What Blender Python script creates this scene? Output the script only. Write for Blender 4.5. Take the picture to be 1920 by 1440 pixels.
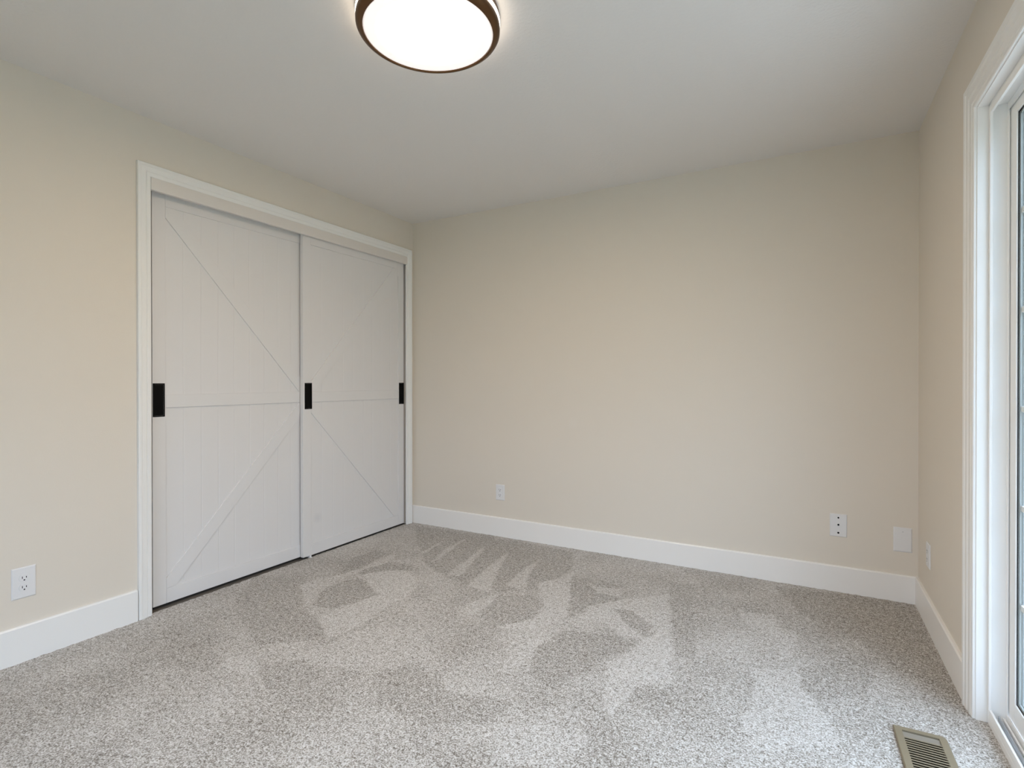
import bpy, bmesh, math, random
from mathutils import Vector, noise, Matrix
for o in list(bpy.data.objects): bpy.data.objects.remove(o)
SC = bpy.context.scene
COL = SC.collection
R = math.radians

# ------------------------------------------------------------------ camera, sky, exposure
XL, XR, YB, YN, H = -2.822, 0.503, 3.409, -0.75, 2.44      # left, right, back, near wall, ceiling
cam_d = bpy.data.cameras.new('camera'); cam = bpy.data.objects.new('camera', cam_d); COL.objects.link(cam)
cam_d.sensor_width = 36; cam_d.lens = 995.2 / 1920 * 36; cam_d.clip_start = 0.02
cam.location = (0, 0, 1.1475)
cam.rotation_euler = (R(90 - 0.2305), R(0.03), R(29.058))
SC.camera = cam
SC.view_settings.view_transform = 'Standard'; SC.view_settings.look = 'None'
SC.view_settings.gamma = 1; SC.view_settings.use_curve_mapping = False
SC.view_settings.exposure = 0.52
SC.cycles.max_bounces = 16; SC.cycles.diffuse_bounces = 10; SC.cycles.transparent_max_bounces = 12
SC.cycles.use_denoising = True
SC.cycles.sample_clamp_indirect = 8

SKY = 4.6
w = bpy.data.worlds.new('overcast_sky'); SC.world = w; w.use_nodes = True
nt = w.node_tree; nt.nodes.clear()
wo = nt.nodes.new('ShaderNodeOutputWorld'); bg = nt.nodes.new('ShaderNodeBackground')
tc = nt.nodes.new('ShaderNodeTexCoord'); sx = nt.nodes.new('ShaderNodeSeparateXYZ'); cr = nt.nodes.new('ShaderNodeValToRGB')
nt.links.new(tc.outputs['Generated'], sx.inputs[0]); nt.links.new(sx.outputs['Z'], cr.inputs[0])
cr.color_ramp.elements[0].position = 0.0; cr.color_ramp.elements[0].color = (0.195, 0.23, 0.275, 1)
cr.color_ramp.elements[1].position = 0.60; cr.color_ramp.elements[1].color = (0.75, 0.91, 1.19, 1)
nt.links.new(cr.outputs[0], bg.inputs[0]); bg.inputs[1].default_value = SKY
nt.links.new(bg.outputs[0], wo.inputs[0])

# sampling portal exactly on the glass door opening (gives off nothing itself)
pd = bpy.data.lights.new('door_portal', 'AREA'); pd.shape = 'RECTANGLE'; pd.size = 1.9; pd.size_y = 2.1
pd.cycles.is_portal = True
po = bpy.data.objects.new('door_portal', pd); COL.objects.link(po)
po.location = (0.66, 1.40, 1.04); po.rotation_euler = (R(90), 0, R(90))

pd2 = bpy.data.lights.new('added_window_portal', 'AREA'); pd2.shape = 'RECTANGLE'; pd2.size = 2.2; pd2.size_y = 1.45
pd2.cycles.is_portal = True
po2 = bpy.data.objects.new('added_window_portal', pd2); COL.objects.link(po2)
po2.location = (-0.90, YN-0.14, 1.325); po2.rotation_euler = (R(90), 0, R(0))

# ------------------------------------------------------------------ helpers
def mat(name, col, rough=0.6, metal=0.0, spec=0.5, bump=None, emit=None, coat=0):
    m = bpy.data.materials.new(name); m.use_nodes = True
    n = m.node_tree; b = n.nodes['Principled BSDF']
    b.inputs['Base Color'].default_value = (*col, 1); b.inputs['Roughness'].default_value = rough
    b.inputs['Metallic'].default_value = metal; b.inputs['Specular IOR Level'].default_value = spec
    b.inputs['Coat Weight'].default_value = coat
    if emit:
        b.inputs['Emission Color'].default_value = (*emit[0], 1); b.inputs['Emission Strength'].default_value = emit[1]
    if bump:                                     # (scale, strength, distance, detail)
        t = n.nodes.new('ShaderNodeTexCoord'); z = n.nodes.new('ShaderNodeTexNoise'); u = n.nodes.new('ShaderNodeBump')
        z.inputs['Scale'].default_value = bump[0]; z.inputs['Detail'].default_value = bump[3]
        u.inputs['Strength'].default_value = bump[1]; u.inputs['Distance'].default_value = bump[2]
        n.links.new(t.outputs['Object'], z.inputs['Vector']); n.links.new(z.outputs['Fac'], u.inputs['Height'])
        n.links.new(u.outputs['Normal'], b.inputs['Normal'])
    return m

def tag(o, label=None, cat=None, group=None, kind=None):
    if label: o['label'] = label
    if cat: o['category'] = cat
    if group: o['group'] = group
    if kind: o['kind'] = kind
    return o

def obj(name, bm, m, parent=None, bevel=0, seg=2, smooth=False):
    bmesh.ops.recalc_face_normals(bm, faces=bm.faces)
    me = bpy.data.meshes.new(name); bm.to_mesh(me); bm.free()
    me.materials.append(m)
    if smooth:
        for p in me.polygons: p.use_smooth = True
    o = bpy.data.objects.new(name, me); COL.objects.link(o)
    if parent: o.parent = parent
    if bevel:
        md = o.modifiers.new('bevel', 'BEVEL'); md.width = bevel; md.segments = seg; md.limit_method = 'ANGLE'; md.angle_limit = R(40)
    return o

def empty(name, loc, rz=0):
    o = bpy.data.objects.new(name, None); COL.objects.link(o); o.location = loc; o.rotation_euler = (0, 0, rz)
    o.empty_display_size = 0.1
    return o

def box(bm, x0, x1, y0, y1, z0, z1):
    v = [bm.verts.new(p) for p in ((x0,y0,z0),(x1,y0,z0),(x1,y1,z0),(x0,y1,z0),(x0,y0,z1),(x1,y0,z1),(x1,y1,z1),(x0,y1,z1))]
    for f in ((0,3,2,1),(4,5,6,7),(0,1,5,4),(1,2,6,5),(2,3,7,6),(3,0,4,7)): bm.faces.new([v[i] for i in f])
    return v

def B(*boxes):
    bm = bmesh.new()
    for b in boxes: box(bm, *b)
    return bm

def prism(bm, pts, a, b, put):
    """polygon pts (p, q) extruded from a to b; put(p, q, t) gives the point"""
    lo = [bm.verts.new(put(p, q, a)) for p, q in pts]; hi = [bm.verts.new(put(p, q, b)) for p, q in pts]
    bm.faces.new(lo); bm.faces.new(hi[::-1])
    n = len(pts)
    for i in range(n): bm.faces.new([lo[i], hi[i], hi[(i+1) % n], lo[(i+1) % n]])

def lathe(bm, prof, n=96, closed=False):
    rings = []
    for r, z in prof:
        if r < 1e-6: rings.append([bm.verts.new((0, 0, z))])
        else: rings.append([bm.verts.new((r*math.cos(2*math.pi*k/n), r*math.sin(2*math.pi*k/n), z)) for k in range(n)])
    pairs = list(zip(rings, rings[1:]))
    if closed: pairs.append((rings[-1], rings[0]))
    for a, b in pairs:
        for k in range(n):
            k2 = (k+1) % n
            if len(a) == 1 and len(b) == 1: continue
            if len(a) == 1: bm.faces.new([a[0], b[k], b[k2]])
            elif len(b) == 1: bm.faces.new([a[k], a[k2], b[0]])
            else: bm.faces.new([a[k], a[k2], b[k2], b[k]])

def casing(name, y0, y1, ztop, prof, wallx, side, m):
    """three-sided mitred casing round an opening in a side wall; side = +1 when the room lies towards +x"""
    bm = bmesh.new(); prof = [(prof[0][0], 0)] + prof + [(prof[-1][0], 0)]
    strips = []
    for u, t in prof:
        x = wallx + side * t
        strips.append([bm.verts.new(p) for p in ((x, y0-u, 0), (x, y0-u, ztop+u), (x, y1+u, ztop+u), (x, y1+u, 0))])
    for a, b in zip(strips, strips[1:]):
        for i in range(3): bm.faces.new([a[i], a[i+1], b[i+1], b[i]])
    bm.faces.new([s[0] for s in strips]); bm.faces.new([s[3] for s in strips])
    bm.faces.new([strips[0][0], strips[0][1], strips[-1][1], strips[-1][0]])
    bm.faces.new([strips[0][1], strips[0][2], strips[-1][2], strips[-1][1]])
    bm.faces.new([strips[0][2], strips[0][3], strips[-1][3], strips[-1][2]])
    return obj(name, bm, m)

# ------------------------------------------------------------------ materials
WALLC = (0.750, 0.695, 0.615)
def wall_mat():
    m = mat('wall_paint', WALLC, 0.55, spec=0.35, bump=(220, 0.12, 0.002, 3))
    n = m.node_tree; b = n.nodes['Principled BSDF']
    t = n.nodes.new('ShaderNodeTexCoord')
    # faint round touch-up of filler on the back wall
    d = n.nodes.new('ShaderNodeVectorMath'); d.operation = 'DISTANCE'; d.inputs[1].default_value = (-1.41, 3.409, 0.86)
    q = n.nodes.new('ShaderNodeMapRange'); q.inputs[1].default_value = 0.015; q.inputs[2].default_value = 0.05
    q.inputs[3].default_value = 0.35; q.inputs[4].default_value = 0
    x = n.nodes.new('ShaderNodeMixRGB'); x.inputs[1].default_value = (*WALLC, 1); x.inputs[2].default_value = (0.78, 0.73, 0.66, 1)
    n.links.new(t.outputs['Object'], d.inputs[0]); n.links.new(d.outputs['Value'], q.inputs[0])
    n.links.new(q.outputs[0], x.inputs[0]); n.links.new(x.outputs[0], b.inputs['Base Color'])
    return m
M_WALL = wall_mat()
M_CEIL = mat('ceiling_paint', (0.78, 0.76, 0.74), 0.8, spec=0.2, bump=(75, 0.35, 0.004, 4))
M_TRIM = mat('trim_paint', (0.88, 0.865, 0.845), 0.35, spec=0.5)
M_TRIM2 = mat('bright_trim_paint', (0.87, 0.87, 0.86), 0.3, spec=0.5)
M_VINYL = mat('white_vinyl', (0.90, 0.90, 0.89), 0.35)
M_DOOR = mat('closet_door_paint', (0.755, 0.745, 0.745), 0.42, spec=0.45)
M_VAL = mat('valance_paint', (0.76, 0.725, 0.69), 0.45)
M_BLACK = mat('black_metal', (0.002, 0.002, 0.002), 0.65, spec=0.12)
M_PLATE = mat('white_plastic', (0.78, 0.78, 0.79), 0.3)
M_HOLE = mat('dark_slot', (0.01, 0.01, 0.012), 0.8, spec=0.1)
M_BRONZE = mat('oiled_bronze', (0.14, 0.072, 0.032), 0.36, metal=0.8)
M_TAUPE = mat('taupe_enamel', (0.235, 0.195, 0.130), 0.45)
M_TAUPE2 = mat('grey_taupe_enamel', (0.26, 0.235, 0.195), 0.4)
M_DUCT = mat('dark_duct', (0.02, 0.017, 0.013), 0.8, spec=0.1)
M_SPACER = mat('grey_spacer', (0.31, 0.35, 0.35), 0.6, spec=0.2)
M_CLAD = mat('grey_green_cladding', (0.16, 0.185, 0.18), 0.5)
M_STEEL = mat('track_metal', (0.55, 0.56, 0.58), 0.3, metal=0.9)
M_DARKC = mat('closet_painted_shade', (0.12, 0.105, 0.09), 0.8)  # closet interior colour darkened to stand for the shade inside
M_GLOW = mat('lit_diffuser', (0.9, 0.9, 0.9), 0.4, emit=((1.0, 0.79, 0.56), 17.0))
def lit():
    n = M_GLOW.node_tree; b = n.nodes['Principled BSDF']; t = n.nodes.new('ShaderNodeTexCoord'); v = n.nodes.new('ShaderNodeVectorMath'); v.operation = 'MULTIPLY'
    v.inputs[1].default_value = (1, 1, 0); l = n.nodes.new('ShaderNodeVectorMath'); l.operation = 'LENGTH'
    q = n.nodes.new('ShaderNodeMapRange'); q.interpolation_type = 'SMOOTHSTEP'; q.inputs[1].default_value = 0.05; q.inputs[2].default_value = 0.186
    q.inputs[3].default_value = 88.0; q.inputs[4].default_value = 0.46
    c = n.nodes.new('ShaderNodeMapRange'); c.inputs[1].default_value = 0.12; c.inputs[2].default_value = 0.165
    x = n.nodes.new('ShaderNodeMixRGB'); x.inputs[1].default_value = (1.0, 0.74, 0.47, 1); x.inputs[2].default_value = (1.0, 0.90, 0.85, 1)
    L = n.links.new
    L(t.outputs['Object'], v.inputs[0]); L(v.outputs[0], l.inputs[0]); L(l.outputs['Value'], q.inputs[0]); L(l.outputs['Value'], c.inputs[0])
    L(c.outputs[0], x.inputs[0]); L(q.outputs[0], b.inputs['Emission Strength']); L(x.outputs[0], b.inputs['Emission Color'])
lit()                                            # lamps behind the diffuser: brightest in the middle
M_STRIP = mat('lit_band', (0.9, 0.9, 0.9), 0.4, emit=((1.0, 0.86, 0.70), 4.0))

def glass_mat():
    m = bpy.data.materials.new('door_glass'); m.use_nodes = True; n = m.node_tree; n.nodes.clear()
    o = n.nodes.new('ShaderNodeOutputMaterial'); mx = n.nodes.new('ShaderNodeMixShader')
    tr = n.nodes.new('ShaderNodeBsdfTransparent'); gl = n.nodes.new('ShaderNodeBsdfGlossy'); fr = n.nodes.new('ShaderNodeFresnel')
    tr.inputs[0].default_value = (0.965, 0.978, 0.972, 1); gl.inputs['Roughness'].default_value = 0.0; fr.inputs[0].default_value = 1.45
    ge = n.nodes.new('ShaderNodeNewGeometry'); iv = n.nodes.new('ShaderNodeMath'); iv.operation = 'SUBTRACT'; iv.inputs[0].default_value = 1.0
    ml = n.nodes.new('ShaderNodeMath'); ml.operation = 'MULTIPLY'; n.links.new(ge.outputs['Backfacing'], iv.inputs[1]); n.links.new(iv.outputs[0], ml.inputs[0]); n.links.new(fr.outputs[0], ml.inputs[1])
    n.links.new(ml.outputs[0], mx.inputs[0]); n.links.new(tr.outputs[0], mx.inputs[1]); n.links.new(gl.outputs[0], mx.inputs[2])
    n.links.new(mx.outputs[0], o.inputs[0]); return m
M_GLASS = glass_mat()

def carpet_mat():
    m = bpy.data.materials.new('cut_pile_carpet'); m.use_nodes = True; n = m.node_tree; L = n.links.new
    b = n.nodes['Principled BSDF']; b.inputs['Roughness'].default_value = 0.95; b.inputs['Specular IOR Level'].default_value = 0.1
    b.inputs['Sheen Weight'].default_value = 0.25; b.inputs['Sheen Roughness'].default_value = 0.6
    tc = n.nodes.new('ShaderNodeTexCoord')
    def noi(s, d, r=0.6):
        k = n.nodes.new('ShaderNodeTexNoise'); k.inputs['Scale'].default_value = s; k.inputs['Detail'].default_value = d
        k.inputs['Roughness'].default_value = r; L(tc.outputs['Object'], k.inputs['Vector']); return k
    def math_(op, a, c, clamp=False):
        k = n.nodes.new('ShaderNodeMath'); k.operation = op; k.use_clamp = clamp
        for i, v in enumerate((a, c)):
            if isinstance(v, (int, float)): k.inputs[i].default_value = v
            else: L(v, k.inputs[i])
        return k.outputs[0]
    fine = noi(185, 2, 0.75); mid = noi(60, 2, 0.6)
    at = n.nodes.new('ShaderNodeAttribute'); at.attribute_name = 'nap'
    speck = math_('ADD', math_('MULTIPLY', fine.outputs['Fac'], 0.75), math_('MULTIPLY', mid.outputs['Fac'], 0.25))
    cr = n.nodes.new('ShaderNodeValToRGB'); e = cr.color_ramp.elements
    e[0].position = 0.37; e[0].color = (0.110, 0.085, 0.062, 1)
    e[1].position = 0.60; e[1].color = (0.68, 0.66, 0.635, 1)
    k = e.new(0.475); k.color = (0.350, 0.318, 0.274, 1)
    # the nap leaning one way shows more of the dark fibre roots; the painted corner shade comes in here too
    s2 = math_('ADD', speck, math_('MULTIPLY', math_('SUBTRACT', at.outputs['Fac'], 0.5), 0.10))
    L(s2, cr.inputs[0]); L(cr.outputs[0], b.inputs['Base Color'])
    bu = n.nodes.new('ShaderNodeBump'); bu.inputs['Strength'].default_value = 0.8; bu.inputs['Distance'].default_value = 0.004
    L(speck, bu.inputs['Height']); L(bu.outputs['Normal'], b.inputs['Normal'])
    return m
M_CARPET = carpet_mat()

# ------------------------------------------------------------------ floor (carpet)
REG = (0.268, 0.382, 1.885, 2.142)               # hole for the floor register
# patches where the vacuum laid the nap one way or the other (outline on the floor in metres, lean); the last is painted shade
NAP_SHADE = [
    ([(-2.87,2.02),(-2.56,2.14),(-2.47,2.02),(-2.26,1.86),(-2.10,1.80),(-1.88,1.67),(-2.08,1.48),(-2.41,1.60),(-2.63,1.73)],0.15),
    ([(-2.34,2.16),(-2.28,2.32),(-2.03,2.15),(-2.04,2.04),(-2.10,1.90),(-2.23,1.88),(-2.34,2.07)],0.05),
    ([(-2.09,1.81),(-2.04,2.06),(-2.03,2.15),(-2.34,2.31),(-2.24,2.44),(-2.10,2.52),(-1.93,2.37),(-1.86,2.21),(-1.88,2.07),(-1.85,1.91),(-1.84,1.76),(-1.88,1.67),(-1.93,1.71)],0.95),
    ([(-2.49,2.03),(-2.51,2.12),(-2.44,2.23),(-2.40,2.41),(-2.42,2.61),(-2.40,2.75),(-2.33,2.57),(-2.33,2.45),(-2.38,2.22),(-2.36,2.10),(-2.25,1.88),(-2.37,1.94)],0.85),
    ([(-2.59,2.52),(-2.57,2.72),(-2.45,2.69),(-2.43,2.40),(-2.42,2.25)],0),
    ([(-2.38,2.37),(-2.32,2.56),(-2.14,2.60),(-2.11,2.52),(-2.26,2.44),(-2.32,2.31)],0.05),
    ([(-2.15,1.38),(-2.04,1.41),(-1.94,1.37),(-1.91,1.31),(-2.04,1.30)],0.85),
    ([(-2.49,1.32),(-2.30,1.38),(-2.10,1.33),(-2.07,1.25),(-2.20,1.19),(-2.33,1.20)],0.2),
    ([(-1.95,1.38),(-1.83,1.49),(-1.66,1.50),(-1.63,1.40),(-1.65,1.34),(-1.77,1.28)],0.2),
    ([(-1.84,1.63),(-1.79,1.84),(-1.56,1.97),(-1.40,1.77),(-1.63,1.52),(-1.86,1.51)],0.7),
    ([(-2.76,3.34),(-2.25,3.34),(-1.64,3.35),(-1.38,3.33),(-1.26,3.06),(-1.29,2.65),(-1.46,2.50),(-1.82,2.52),(-2.13,2.68)],0.12),
    ([(-1.86,2.56),(-1.91,2.77),(-1.96,3.10),(-1.95,3.14),(-1.79,2.60)],0.95),
    ([(-1.70,2.62),(-1.73,2.83),(-1.77,3.16),(-1.64,2.78),(-1.51,2.47),(-1.67,2.49)],0.95),
    ([(-1.48,2.60),(-1.52,2.88),(-1.51,3.10),(-1.45,2.82),(-1.35,2.58)],0.95),
    ([(-2.27,2.83),(-2.29,2.98),(-2.30,3.12),(-2.27,3.04),(-2.23,2.81)],0.9),
    ([(-2.09,2.70),(-2.17,2.96),(-2.19,3.25),(-2.13,3.01),(-2.08,2.74)],0.9),
    ([(-2.48,2.92),(-2.49,3.05),(-2.46,2.94)],0.9),
    ([(-1.34,2.70),(-1.27,2.83),(-1.23,2.90),(-1.28,3.12),(-1.21,2.91),(-1.07,2.52),(-1.03,2.37),(-1.08,2.22),(-1.14,2.17),(-1.27,2.13),(-1.16,2.29),(-1.18,2.46)],0.95),
    ([(-1.20,2.87),(-1.12,2.94),(-0.98,2.76),(-0.86,2.73),(-0.96,2.51),(-1.01,2.37)],0.1),
    ([(-1.52,2.18),(-1.54,2.28),(-1.47,2.48),(-1.43,2.34),(-1.44,2.19)],0.92),
    ([(-1.45,2.46),(-1.28,2.55),(-1.17,2.46),(-1.16,2.29),(-1.27,2.13),(-1.40,2.20)],0.15),
    ([(-0.97,2.40),(-0.97,2.57),(-0.90,2.67),(-0.70,2.87),(-0.66,2.93),(-0.54,2.48),(-0.48,2.22),(-0.51,2.06),(-0.65,1.98),(-0.66,2.27),(-0.79,2.38),(-0.92,2.47)],0.92),
    ([(-1.10,2.87),(-1.03,2.82),(-0.89,2.87),(-0.87,2.75),(-1.00,2.75)],0.8),
    ([(-0.86,2.60),(-0.77,2.62),(-0.62,2.49),(-0.62,2.36),(-0.70,2.43),(-0.76,2.47)],0.08),
    ([(-0.69,3.09),(-0.56,3.11),(-0.40,2.26),(-0.48,2.28),(-0.59,2.70)],0.2),
    ([(-1.02,2.02),(-0.98,2.26),(-0.65,2.34),(-0.65,2.25),(-0.73,2.13),(-0.75,2.00),(-0.83,1.80),(-0.94,1.84)],0.1),
    ([(-0.71,2.08),(-0.62,2.36),(-0.52,2.38),(-0.45,2.05),(-0.55,1.98),(-0.59,1.75),(-0.64,1.83)],0.95),
    ([(-1.11,2.08),(-1.03,2.13),(-0.99,1.93),(-1.02,1.82),(-1.07,1.81)],0.85),
    ([(-0.52,1.96),(-0.45,2.03),(-0.41,1.90),(-0.44,1.81),(-0.49,1.85)],0.2),
    ([(-1.50,1.57),(-1.40,1.70),(-1.14,1.60),(-0.91,1.68),(-0.93,1.52),(-1.13,1.41),(-1.35,1.42)],0.2),
    ([(-0.88,1.50),(-0.78,1.60),(-0.61,1.62),(-0.62,1.51),(-0.69,1.42),(-0.84,1.37)],0.85),
    ([(-0.30,2.90),(-0.23,2.88),(-0.14,2.91),(-0.10,2.75),(-0.04,2.71),(-0.04,2.52),(-0.10,2.46),(-0.10,2.68),(-0.19,2.68),(-0.26,2.74)],0.9),
    ([(-0.19,2.32),(-0.03,2.40),(-0.02,2.27),(0.02,2.19),(0.06,2.10),(0.10,1.96),(-0.15,1.80),(-0.20,1.94),(-0.17,2.08)],0.95),
    ([(-0.02,2.42),(0.27,2.69),(0.19,2.34),(0.04,2.19),(-0.01,2.28)],0.2),
    ([(-0.16,3.32),(0.49,3.40),(0.48,2.47),(0.31,2.60),(0.20,2.81),(-0.01,2.96)],0.12)]  # shade beside the short right wall, painted in as a dark patch
def inside(x, y, poly):
    c = False; j = len(poly) - 1
    for i in range(len(poly)):
        xi, yi = poly[i]; xj, yj = poly[j]
        if (yi > y) != (yj > y) and x < (xj-xi)*(y-yi)/(yj-yi)+xi: c = not c
        j = i
    return c
def nap_shade_at(x, y):
    v = 0.50 + 0.30*noise.noise(Vector((x*2.3+3, y*2.3, 0))) + 0.30*noise.noise(Vector((x*6.0, y*6.0+7, 1.3)))
    n1 = 0.012*noise.noise(Vector((x*14, y*14, 3))); n2 = 0.012*noise.noise(Vector((x*14, y*14, 9)))
    for poly, val in NAP_SHADE:
        if inside(x+n1, y+n2, poly): v = v*0.25 + val*0.75
    return max(0, min(1, v))
def make_floor():
    bm = bmesh.new(); st = 0.0125
    def axis(a, b, cuts):
        out = [a + i*st for i in range(int((b-a)/st)+1)] + [b]
        for c in cuts:
            k = min(range(len(out)), key=lambda i: abs(out[i]-c)); out[k] = c
        return sorted(set(out))
    X = axis(XL-0.02, XR+0.035, REG[:2]); Y = axis(YN-0.02, YB+0.02, REG[2:])
    lay = bm.verts.layers.float.new('nap'); g = []
    for x in X:
        row = []
        for y in Y:
            z = 0.0035*noise.noise(Vector((x*40, y*40, 0))) - 0.001
            if REG[0]-0.025 < x < REG[1]+0.025 and REG[2]-0.025 < y < REG[3]+0.025: z = -0.002
            v = bm.verts.new((x, y, z)); v[lay] = nap_shade_at(x, y); row.append(v)
        g.append(row)
    for i in range(len(X)-1):
        for j in range(len(Y)-1):
            cx, cy = (X[i]+X[i+1])/2, (Y[j]+Y[j+1])/2
            if REG[0] < cx < REG[1] and REG[2] < cy < REG[3]: continue
            bm.faces.new([g[i][j], g[i+1][j], g[i+1][j+1], g[i][j+1]])
    o = obj('floor', bm, M_CARPET, smooth=True)
    return tag(o, 'speckled grey beige cut pile carpet with vacuum marks and painted corner shade', 'floor', kind='structure')
make_floor()

# ------------------------------------------------------------------ walls and ceiling
T = 0.13
CY0, CY1, CZ = 1.408, 3.350, 2.150               # closet opening
DY0, DY1, DZ = 0.445, 2.343, 2.080               # glass door opening
o = obj('wall_left', B((XL-T, XL, YN-T, CY0, -0.02, H), (XL-T, XL, CY1, YB+T, -0.02, H), (XL-T, XL, CY0, CY1, CZ, H)), M_WALL)
tag(o, 'cream painted wall around the closet opening', 'wall', kind='structure')
o = obj('wall_back', B((XL, XR, YB, YB+T, -0.02, H)), M_WALL); tag(o, 'plain cream painted wall facing the camera', 'wall', kind='structure')
o = obj('wall_right', B((XR, XR+T, DY1, YB+T, -0.02, H), (XR, XR+T, YN-T, DY0, -0.02, H), (XR, XR+T, DY0, DY1, DZ, H)), M_WALL)
tag(o, 'cream painted wall around the sliding glass door', 'wall', kind='structure')
WX0, WX1, WZ0, WZ1 = -2.00, 0.20, 0.60, 2.05      # unseen window added behind the camera to light the back wall
o = obj('wall_near', B((XL, WX0, YN-T, YN, -0.02, H), (WX1, XR, YN-T, YN, -0.02, H), (WX0, WX1, YN-T, YN, -0.02, WZ0), (WX0, WX1, YN-T, YN, WZ1, H)), M_WALL); tag(o, 'cream painted wall behind the camera', 'wall', kind='structure')
o = obj('ceiling', B((XL-T, XR+T, YN-T, YB+T, H, H+0.1)), M_CEIL); tag(o, 'lightly textured off-white ceiling', 'ceiling', kind='structure')
o = obj('wall_closet', B((XL-0.75, XL-0.70, CY0-0.05, CY1+0.05, -0.02, H), (XL-0.72, XL-T, CY0-0.06, CY0-0.01, -0.02, H),
                         (XL-0.72, XL-T, CY1+0.01, CY1+0.06, -0.02, H), (XL-0.75, XL-T, CY0-0.06, CY1+0.06, H, H+0.05),
                         (XL-0.75, XL-0.02, CY0-0.06, CY1+0.06, -0.05, -0.004)), M_DARKC)
tag(o, 'closet interior behind the sliding doors, its shade painted dark', 'wall', kind='structure')

def baseboard(name, p0, p1, nrm, h, m, label):
    """p0, p1 on the wall line; nrm points into the room"""
    d = Vector((p1[0]-p0[0], p1[1]-p0[1], 0)); n = Vector((*nrm, 0)); bm = bmesh.new()
    pr = [(0, -0.01), (0.014, -0.01), (0.014, h-0.006), (0.010, h), (0, h)]
    prism(bm, pr, 0, 1, lambda p, q, t: Vector((p0[0], p0[1], 0)) + d*t + n*p + Vector((0, 0, q)))
    return tag(obj(name, bm, m), label, 'baseboard', kind='structure')
baseboard('baseboard_left', (XL, YN), (XL, 1.353), (1, 0), 0.148, M_TRIM2, 'white baseboard left of the closet casing')
baseboard('baseboard_back', (XL, YB), (XR, YB), (0, -1), 0.140, M_TRIM, 'long white baseboard along the back wall')
baseboard('baseboard_right', (XR, 2.440), (XR, YB-0.014), (-1, 0), 0.140, M_TRIM, 'short white baseboard between corner and glass door')

# ------------------------------------------------------------------ closet trim
P1 = [(0.0, 0.009), (0.004, 0.011), (0.018, 0.012), (0.020, 0.010), (0.024, 0.0135), (0.044, 0.016), (0.048, 0.018), (0.058, 0.018), (0.061, 0.016)]
o = casing('trim_1', 1.418, 3.318, 2.153, P1, XL, 1, M_TRIM2)
tag(o, 'white moulded casing around the closet opening', 'casing', kind='structure')
o = obj('trim_2', B((XL-0.010, XL+0.0085, 1.4185, 3.3175, 2.092, 2.152), (XL+0.0085, XL+0.0125, 1.4185, 3.326, 2.092, 2.152)), M_VAL, bevel=0.0015)
tag(o, 'beige valance board hiding the closet door track', 'valance', kind='structure')
o = obj('trim_3', B((XL-T, XL-0.001, CY0, CY0+0.008, 0, CZ), (XL-T, XL-0.001, CY1-0.008, CY1, 0, CZ), (XL-T, XL-0.001, CY0+0.008, CY1-0.008, CZ-0.008, CZ)), M_TRIM)
tag(o, 'white jamb boards lining the closet opening', 'jamb', kind='structure')

# ------------------------------------------------------------------ sliding closet doors
DW, ST = 0.978, 0.064
def closet_door(name, y0, front, mirror, label, pulls):
    """front = x of the proud frame face; local coordinates: y along the door, x towards the room"""
    th, lift = 0.027, 0.0065
    e = empty(name, (front, y0, 0.0)); z0, z1 = 0.012, 2.128
    fy = (lambda y: DW - y) if mirror else (lambda y: y)
    def P(p, q, t): return (t, fy(p), q)
    # core panel of vertical boards with v grooves
    bm = bmesh.new(); n = 9; a, b = ST-0.004, DW-ST+0.004; pitch = (b-a)/n; prof = []
    for i in range(n):
        s = a + i*pitch
        prof += [(s+0.0012, -lift-0.0008), (s+0.0030, -lift), (s+pitch-0.0030, -lift), (s+pitch-0.0012, -lift-0.0008)]
    lo = [bm.verts.new((x, fy(y), z0+0.01)) for y, x in prof]; hi = [bm.verts.new((x, fy(y), z1-0.01)) for y, x in prof]
    for i in range(len(prof)-1): bm.faces.new([lo[i], lo[i+1], hi[i+1], hi[i]])
    box(bm, -th, -lift-0.002, min(fy(0.002), fy(DW-0.002)), max(fy(0.002), fy(DW-0.002)), z0+0.002, z1-0.002)
    obj('board_panel', bm, M_DOORP, e)
    def piece(nm, pts, t0=-th+0.001, t1=0.0):
        bm = bmesh.new(); prism(bm, pts, t0, t1, P); return obj(nm, bm, M_DOOR, e, bevel=0.0012, seg=2)
    piece('stile', [(0, z0), (ST, z0), (ST, z1), (0, z1)]); piece('stile', [(DW-ST, z0), (DW, z0), (DW, z1), (DW-ST, z1)])
    g = 0.0004
    piece('top_rail', [(ST+g, 2.045), (DW-ST-g, 2.045), (DW-ST-g, z1), (ST+g, z1)])
    piece('middle_rail', [(ST+g, 1.016), (DW-ST-g, 1.016), (DW-ST-g, 1.083), (ST+g, 1.083)])
    piece('bottom_rail', [(ST+g, z0), (DW-ST-g, z0), (DW-ST-g, 0.088), (ST+g, 0.088)])
    s, q = ST+g, DW-ST-g
    piece('brace', [(s, 2.045-g), (s+0.047, 2.045-g), (q, 1.152), (q, 1.083+g), (q-0.030, 1.083+g), (s, 1.990)], -0.012, 0.0)
    piece('brace', [(s, 0.088+g), (s+0.047, 0.088+g), (q, 0.947), (q, 1.016-g), (q-0.030, 1.016-g), (s, 0.140)], -0.012, 0.0)
    for yc in pulls:                              # flush pull: rim, recessed cup
        bm = bmesh.new(); a, b, c, d = yc-0.0285, yc+0.0285, 0.971, 1.141; r = 0.006
        for bx in ((a, b, c, c+r), (a, b, d-r, d), (a, a+r, c+r, d-r), (b-r, b, c+r, d-r)): box(bm, -0.010, 0.0022, bx[0], bx[1], bx[2], bx[3])
        box(bm, -0.012, -0.0035+0.0038, a+r, b-r, c+r, d-r)
        obj('flush_pull', bm, M_BLACK, e, bevel=0.0008)
    return tag(e, label, 'closet door', kind='structure')
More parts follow.
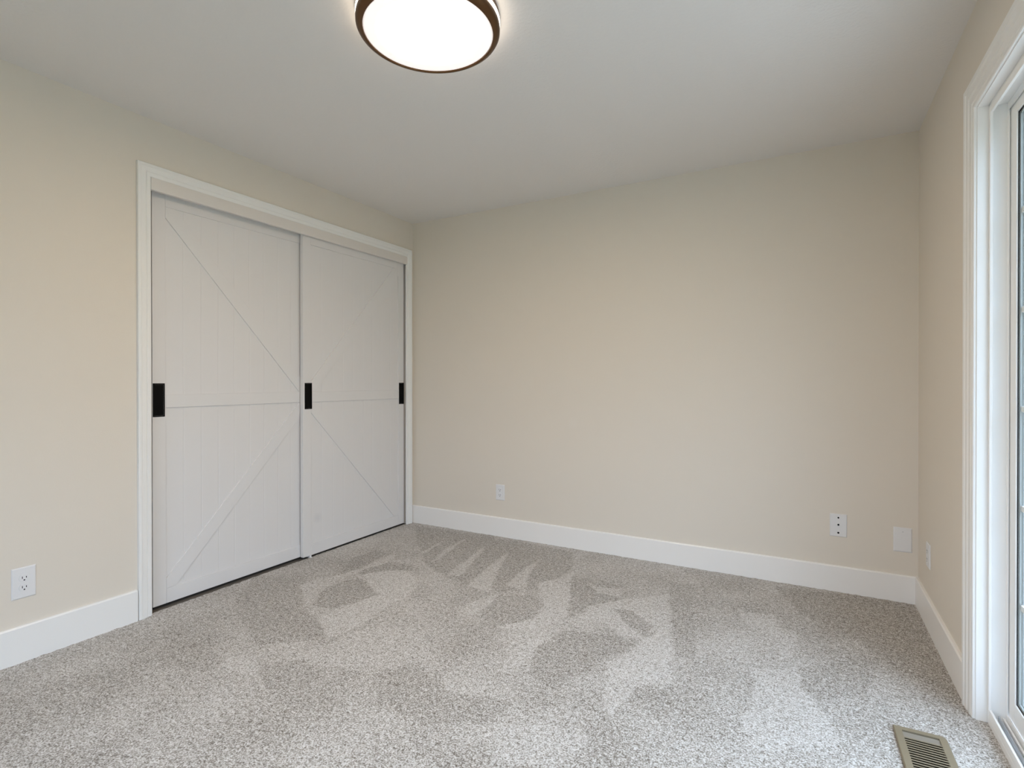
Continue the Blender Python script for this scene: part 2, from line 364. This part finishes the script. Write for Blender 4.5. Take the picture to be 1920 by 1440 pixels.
M_DOORP = mat('closet_panel_paint', (0.755, 0.745, 0.745), 0.42, spec=0.45)
def smudge():
    n = M_DOORP.node_tree; b = n.nodes['Principled BSDF']; t = n.nodes.new('ShaderNodeNewGeometry')
    d = n.nodes.new('ShaderNodeVectorMath'); d.operation = 'DISTANCE'; d.inputs[1].default_value = (-2.843, 2.455, 0.245)
    q = n.nodes.new('ShaderNodeMapRange'); q.inputs[1].default_value = 0.010; q.inputs[2].default_value = 0.042
    q.inputs[3].default_value = 0.55; q.inputs[4].default_value = 0
    x = n.nodes.new('ShaderNodeMixRGB'); x.inputs[1].default_value = (0.755, 0.745, 0.745, 1); x.inputs[2].default_value = (0.64, 0.64, 0.65, 1)
    n.links.new(t.outputs['Position'], d.inputs[0]); n.links.new(d.outputs['Value'], q.inputs[0])
    n.links.new(q.outputs[0], x.inputs[0]); n.links.new(x.outputs[0], b.inputs['Base Color'])
smudge()
closet_door('door_1', 1.452, -2.872, False, 'rear grey white sliding barn style closet door, left of the pair', [0.0300, DW-0.030])
closet_door('door_2', 2.335, -2.838, True, 'front grey white sliding barn style closet door, nearer the corner', [0.0415, DW-0.0295])
bm = B((-0.030, 0.012, -0.006, 0.006, -0.001, 0.004), (-0.004, 0.004, -0.006, 0.006, 0.004, 0.016), (-0.030, -0.026, -0.006, 0.006, 0.004, 0.016))
o = obj('door_guide', bm, M_PLATE, bevel=0.001); o.location = (-2.832, 2.385, 0.002)
tag(o, 'tiny white plastic guide on the carpet where the closet doors overlap', 'guide')

# ------------------------------------------------------------------ sliding glass door
P2 = [(0.0, 0.007), (0.003, 0.0095), (0.012, 0.0105), (0.015, 0.008), (0.019, 0.0115), (0.040, 0.0125), (0.044, 0.010), (0.050, 0.0145),
      (0.066, 0.016), (0.070, 0.013), (0.076, 0.018), (0.089, 0.019), (0.093, 0.017)]
o = casing('trim_4', DY0+0.002, DY1-0.002, DZ-0.002, P2, XR, -1, M_TRIM2)
tag(o, 'white grooved casing around the sliding glass door', 'casing', kind='structure')
d3 = empty('door_3', (XR, DY1, 0)); tag(d3, 'white vinyl sliding glass patio door with grid', 'sliding door', kind='structure')
def L3(*bx):                                      # world boxes to local
    return B(*[(a-XR, b-XR, c-DY1, d-DY1, e, f) for a, b, c, d, e, f in bx])
# wooden extension jamb
obj('extension_jamb', L3((XR, 0.5325, DY1-0.006, DY1, -0.01, DZ), (XR, 0.5325, DY0, DY0+0.006, -0.01, DZ), (XR, 0.5325, DY0+0.006, DY1-0.006, DZ-0.006, DZ)), M_TRIM2, d3)
FX0, FX1 = 0.5328, 0.640
fr = [(FX0, 0.6160, DY1-0.010, DY1, 0, DZ), (FX0, 0.5405, DY1-0.020, DY1-0.010, 0.02, DZ), (0.5785, 0.583, DY1-0.020, DY1-0.010, 0.02, DZ), 
      (FX0, FX1, DY0, DY0+0.010, 0, DZ), (FX0, 0.5405, DY0+0.010, DY0+0.020, 0.02, DZ), (0.5785, 0.583, DY0+0.010, DY0+0.020, 0.02, DZ),
      (FX0, FX1, DY0+0.010, DY1-0.010, DZ-0.012, DZ), (FX0, 0.5405, DY0+0.020, DY1-0.020, DZ-0.036, DZ-0.012), (0.5785, 0.583, DY0+0.020, DY1-0.020, DZ-0.036, DZ-0.012)]
obj('door_frame', L3(*fr), M_VINYL, d3, bevel=0.001)
obj('outer_cladding', L3((0.6165, 0.628, DY1-0.014, DY1, 0.02, DZ), (0.628, FX1, DY1-0.006, DY1, 0.02, DZ)), M_CLAD, d3, bevel=0.001)
sill = [(0.534, FX1+0.03, DY0, DY1-0.0105, -0.03, 0.022), (0.534, 0.541, DY0, DY1-0.0105, 0.022, 0.050),
        (0.568, 0.574, DY0+0.02, DY1-0.021, 0.022, 0.034), (0.5785, 0.583, DY0+0.02, DY1-0.021, 0.022, 0.046)]
obj('sill', L3(*sill), M_VINYL, d3, bevel=0.0012)
obj('track', L3((0.556, 0.5595, DY0+0.02, DY1-0.024, 0.022, 0.040)), M_STEEL, d3, bevel=0.001)
def glazed(name, x0, x1, y0, y1, z0, z1, cols=3, rows=6):
    s, rb, rt = 0.058, 0.070, 0.055; xc = (x0+x1)/2
    sash = obj(name, L3((x0, x1, y0, y0+s, z0, z1), (x0, x1, y1-s, y1, z0, z1), (x0, x1, y0+s, y1-s, z0, z0+rb), (x0, x1, y0+s, y1-s, z1-rt, z1)), M_VINYL, d3, bevel=0.002)
    obj('glass', L3((xc-0.0085, xc-0.0065, y0+s-0.004, y1-s+0.004, z0+rb-0.004, z1-rt+0.004), (xc+0.0065, xc+0.0085, y0+s-0.004, y1-s+0.004, z0+rb-0.004, z1-rt+0.004)), M_GLASS, sash)
    obj('glazing_seal', L3((xc-0.0105, xc-0.0088, y0+s-0.0005, y0+s+0.003, z0+rb, z1-rt), (xc-0.0105, xc-0.0088, y1-s-0.003, y1-s+0.0005, z0+rb, z1-rt),
                           (xc-0.0105, xc-0.0088, y0+s, y1-s, z1-rt-0.003, z1-rt+0.0005), (xc-0.0105, xc-0.0088, y0+s, y1-s, z0+rb-0.0005, z0+rb+0.002)), M_HOLE, sash)
    sp = []
    for a, c, i in ((xc-0.0062, xc-0.0018, 0.007), (xc-0.0018, xc+0.0018, 0.0045), (xc+0.0018, xc+0.0062, 0.007)):
        sp += [(a, c, y0+s-0.001, y0+s+i, z0+rb, z1-rt), (a, c, y1-s-i, y1-s+0.001, z0+rb, z1-rt), (a, c, y0+s+i, y1-s-i, z0+rb-0.001, z0+rb+i), (a, c, y0+s+i, y1-s-i, z1-rt-i, z1-rt+0.001)]
    obj('glass_spacer', L3(*sp), M_SPACER, sash)
    g = []
    for i in range(1, rows):
        z = z0+rb + (z1-rt-z0-rb)*i/rows; g.append((xc-0.004, xc+0.004, y0+s+0.008, y1-s-0.008, z-0.0095, z+0.0095))
    for i in range(1, cols):
        y = y0+s + (y1-y0-2*s)*i/cols; g.append((xc-0.0039, xc+0.0039, y-0.0095, y+0.0095, z0+rb, z1-rt))
    obj('muntin_grid', L3(*g), M_VINYL, sash, bevel=0.002)
    return sash
glazed('fixed_sash', 0.585, 0.615, 1.375, DY1-0.014, 0.040, DZ-0.015)
sl = glazed('sliding_sash', 0.544, 0.574, DY0+0.012, 1.435, 0.042, DZ-0.015)
obj('pull_handle', L3((0.520, 0.530, 0.480, 0.500, 0.93, 1.15), (0.530, 0.544, 0.482, 0.498, 0.94, 0.96), (0.530, 0.544, 0.482, 0.498, 1.12, 1.14)), M_VINYL, sl, bevel=0.003)
w1 = empty('added_window_1', ((WX0+WX1)/2, YN, WZ0)); tag(w1, 'unseen white framed window added behind the camera as fill light', 'window', kind='structure')
def LW(*bx): return B(*[(a-(WX0+WX1)/2, b-(WX0+WX1)/2, c-YN, d-YN, e-WZ0, f-WZ0) for a, b, c, d, e, f in bx])
WM = (WX0+WX1)/2
obj('added_window_frame', LW((WX0, WX0+0.05, YN-0.11, YN-0.03, WZ0, WZ1), (WX1-0.05, WX1, YN-0.11, YN-0.03, WZ0, WZ1), (WM-0.03, WM+0.03, YN-0.11, YN-0.03, WZ0+0.05, WZ1-0.05),
                     (WX0+0.05, WX1-0.05, YN-0.11, YN-0.03, WZ0, WZ0+0.05), (WX0+0.05, WX1-0.05, YN-0.11, YN-0.03, WZ1-0.05, WZ1)), M_VINYL, w1, bevel=0.002)
obj('added_window_casing', LW((WX0-0.07, WX0, YN, YN+0.018, WZ0-0.07, WZ1+0.07), (WX1, WX1+0.07, YN, YN+0.018, WZ0-0.07, WZ1+0.07), (WX0, WX1, YN, YN+0.018, WZ1, WZ1+0.07), (WX0, WX1, YN, YN+0.018, WZ0-0.07, WZ0)), M_TRIM2, w1, bevel=0.002)
obj('added_window_glass', LW((WX0+0.04, WM-0.02, YN-0.075, YN-0.071, WZ0+0.04, WZ1-0.04), (WM+0.02, WX1-0.04, YN-0.075, YN-0.071, WZ0+0.04, WZ1-0.04)), M_GLASS, w1)
# outside trim seen through the pane
o = obj('trim_5', B((FX1, 0.655, DY1-0.002, DY1+0.05, -0.1, DZ+0.05), (0.655, 0.668, DY1+0.012, DY1+0.05, -0.1, DZ+0.05), (0.668, 0.684, DY1+0.026, DY1+0.06, -0.1, DZ+0.05),
                    (FX1, 0.668, DY0-0.05, DY0+0.002, -0.1, DZ+0.05), (FX1, 0.668, DY0, DY1, DZ+0.001, DZ+0.05)), M_CLAD)
tag(o, 'stepped outside trim around the sliding glass door', 'trim', kind='structure')
M_PATIO = mat('patio_concrete', (0.60, 0.55, 0.48), 0.9, bump=(40, 0.4, 0.01, 5))
M_LAWN = mat('lawn_green', (0.09, 0.12, 0.06), 0.95, bump=(60, 1.0, 0.03, 6))
o = obj('patio', B((XR+T, 4.2, -2.0, 5.2, -0.22, -0.06)), M_PATIO); tag(o, 'grey concrete patio outside the glass door', 'patio', kind='structure')
o = obj('ground', B((-30, 40, -35, 40, -0.40, -0.23)), M_LAWN); tag(o, 'green lawn beyond the patio', 'ground', kind='structure')

# ------------------------------------------------------------------ ceiling lamp
lamp = empty('ceiling_lamp', (-1.168, 1.500, H))
tag(lamp, 'round flush ceiling light with dark bronze double ring and glowing white diffuser', 'ceiling light')
bm = bmesh.new(); lathe(bm, [(0.10, 0), (0.247, 0), (0.249, -0.003), (0.249, -0.017), (0.247, -0.020), (0.10, -0.020)], closed=True)
obj('ceiling_ring', bm, M_BRONZE, lamp, smooth=False)
bm = bmesh.new(); lathe(bm, [(0.20, -0.0205), (0.2495, -0.0205), (0.2505, -0.022), (0.2505, -0.034), (0.2495, -0.0355), (0.20, -0.0355)], closed=True)
obj('light_band', bm, M_STRIP, lamp)
bm = bmesh.new(); lathe(bm, [(0.2462, -0.036), (0.2492, -0.038), (0.2505, -0.044), (0.2500, -0.054), (0.2465, -0.060), (0.240, -0.0648), (0.233, -0.0680), (0.2275, -0.0690), (0.2262, -0.0675), (0.2262, -0.036)], closed=True)
obj('trim_ring', bm, M_BRONZE, lamp, smooth=True)
bm = bmesh.new(); lathe(bm, [(0, -0.0695), (0.06, -0.0692), (0.12, -0.0684), (0.17, -0.0674), (0.20, -0.0664), (0.220, -0.0650), (0.2258, -0.0630), (0.2258, -0.050), (0, -0.050)])
obj('diffuser', bm, M_GLOW, lamp, smooth=True)

# ------------------------------------------------------------------ wall plates (local: plate in xz, faces -y)
def plate(w, h, t=0.0055, e=0.004):
    bm = bmesh.new(); a, b = w/2, h/2
    back = [bm.verts.new(p) for p in ((-a, 0, -b), (a, 0, -b), (a, 0, b), (-a, 0, b))]
    mid = [bm.verts.new(p) for p in ((-a, -0.0018, -b), (a, -0.0018, -b), (a, -0.0018, b), (-a, -0.0018, b))]
    fr = [bm.verts.new(p) for p in ((-a+e, -t, -b+e), (a-e, -t, -b+e), (a-e, -t, b-e), (-a+e, -t, b-e))]
    for p, q in ((back, mid), (mid, fr)):
        for i in range(4): bm.faces.new([p[i], p[(i+1) % 4], q[(i+1) % 4], q[i]])
    bm.faces.new(fr); bm.faces.new(back[::-1]); return bm
def disc(bm, cx, cz, r, y0, y1, n=20, flat=None):
    pts = []
    for k in range(n):
        x, z = r*math.cos(2*math.pi*k/n), r*math.sin(2*math.pi*k/n)
        if flat: z = max(-flat, min(flat, z))
        pts.append((cx+x, cz+z))
    prism(bm, pts, y0, y1, lambda p, q, t: (p, t, q))
def outlet(loc, rz, label, w=0.080, h=0.128):
    e = empty('wall_outlet', loc, rz); tag(e, label, 'wall outlet', 'electrical outlets on the walls')
    obj('cover_plate', plate(w, h), M_PLATE, e, bevel=0.0008)
    for s in (1, -1):
        zc = s*0.0195; bm = bmesh.new(); disc(bm, 0, zc, 0.0172, -0.0050, -0.0072, 28, 0.0142)
        r = obj('receptacle', bm, M_PLATE, e, bevel=0.0006)
        for sx, hh in ((-0.0064, 0.0045), (0.0064, 0.0036)):
            obj('slot', B((sx-0.0012, sx+0.0012, -0.0074, -0.0060, zc+0.0022-hh, zc+0.0022+hh)), M_HOLE, r)
        bm = bmesh.new(); disc(bm, 0, zc-0.0085, 0.0028, -0.0074, -0.0060, 14); obj('slot', bm, M_HOLE, r)
    bm = bmesh.new(); disc(bm, 0, 0, 0.0028, -0.0050, -0.0068, 16); obj('screw', bm, M_PLATE, e)
    return e
outlet((XL, 0.932, 0.3225), R(90), 'white duplex outlet on the left wall, left of the closet')
outlet((-1.994, YB, 0.3255), 0, 'white duplex outlet on the back wall nearest the closet', 0.074, 0.116)
outlet((XR, 3.133, 0.3300), R(-90), 'white outlet seen edge-on, on the right wall beside the corner', 0.080, 0.116)
e = empty('cable_plate', (0.1515, YB, 0.3615)); tag(e, 'white cable wall plate with three dark holes on the back wall', 'wall plate')
obj('cover_plate', plate(0.080, 0.124, 0.005, 0.002), M_PLATE, e, bevel=0.0008)
for z, r in ((0.0415, 0.0044), (0.004, 0.0052), (-0.041, 0.0052)):
    bm = bmesh.new(); disc(bm, 0, z, r, -0.0052, -0.0040, 18); obj('hole', bm, M_HOLE, e)
bm = bmesh.new(); disc(bm, 0, 0.004, 0.0085, -0.0040, -0.0062, 6); disc(bm, 0, 0.004, 0.0060, -0.0062, -0.0095, 18); obj('coax_collar', bm, M_PLATE, e)
bm = bmesh.new(); disc(bm, 0, 0.004, 0.0050, -0.0094, -0.0098, 18); obj('socket', bm, M_HOLE, e)
e = empty('blank_plate', (0.438, YB, 0.3225)); tag(e, 'blank white wall plate on the back wall next to the right corner', 'wall plate')
obj('cover_plate', plate(0.080, 0.128, 0.006, 0.006), M_PLATE, e, bevel=0.0008)
bm = bmesh.new(); disc(bm, 0, 0.042, 0.0026, -0.0055, -0.0068, 14); obj('screw', bm, M_STEEL, e)

# ------------------------------------------------------------------ floor register
rg = empty('floor_register', (0.325, 2.0135, 0.0), R(1.2)); tag(rg, 'taupe metal floor vent set in the carpet by the glass door', 'floor vent')
W2, L2 = 0.071, 0.148; IW, IL = 0.0485, 0.126
bm = bmesh.new()
def ring(pts, z): return [bm.verts.new((x, y, z)) for x, y in pts]
def outline(w, l, rc):
    pts = [(-w, -l), (w-rc*0.3, -l), (w, -l+rc*0.3)]
    for k in range(6):
        a = R(k*18); pts.append((w-rc+rc*math.cos(a), l-rc+rc*math.sin(a)))
    pts += [(-w, l)]
    return pts
outer = outline(W2, L2, 0.016)
r0 = ring(outer, -0.001); r1 = ring([(x*0.995, y*0.998) for x, y in outer], 0.004); r2 = ring([(x*0.955, y*0.98) for x, y in outer], 0.0068)
inner = []
for x, y in outer:
    inner.append((max(-IW, min(IW, x*2)), max(-IL, min(IL, y*2))))
r3 = ring([(max(-IW, min(IW, x)), max(-IL, min(IL, y))) for x, y in outer], 0.0068)
r4 = ring([(v.co.x, v.co.y) for v in r3], -0.004)
for p, q in ((r0, r1), (r1, r2), (r2, r3), (r3, r4)):
    n = len(p)
    for i in range(n):
        f = [p[i], p[(i+1) % n], q[(i+1) % n], q[i]]
        try: bm.faces.new(f)
        except ValueError: pass
bmesh.ops.remove_doubles(bm, verts=bm.verts, dist=1e-6)
obj('vent_frame', bm, M_TAUPE, rg)
bm = bmesh.new()
k = 0; y = IL - 0.040
while y > -IL + 0.004:
    prism(bm, [(-0.0030, 0.0066), (0.0025, 0.0066), (0.0036, 0.0042), (0.0020, 0.0036), (-0.0030, 0.0054)], -IW-0.0005, IW+0.0005, lambda p, q, t, y=y: (t, y+p, q))
    y -= 0.0128; k += 1
obj('louvre_grille', bm, M_TAUPE, rg)
obj('damper_plate', B((-IW, IW, IL-0.034, IL-0.005, 0.0015, 0.0040)), M_TAUPE2, rg)
obj('duct_box', B((-0.054, -0.0505, -0.128, 0.128, -0.10, -0.0015), (0.0505, 0.054, -0.128, 0.128, -0.10, -0.0015), (-0.0505, 0.0505, -0.128, -0.1265, -0.10, -0.0015),
                  (-0.0505, 0.0505, 0.1265, 0.128, -0.10, -0.0015), (-0.054, 0.054, -0.128, 0.128, -0.105, -0.10)), M_DUCT, rg)
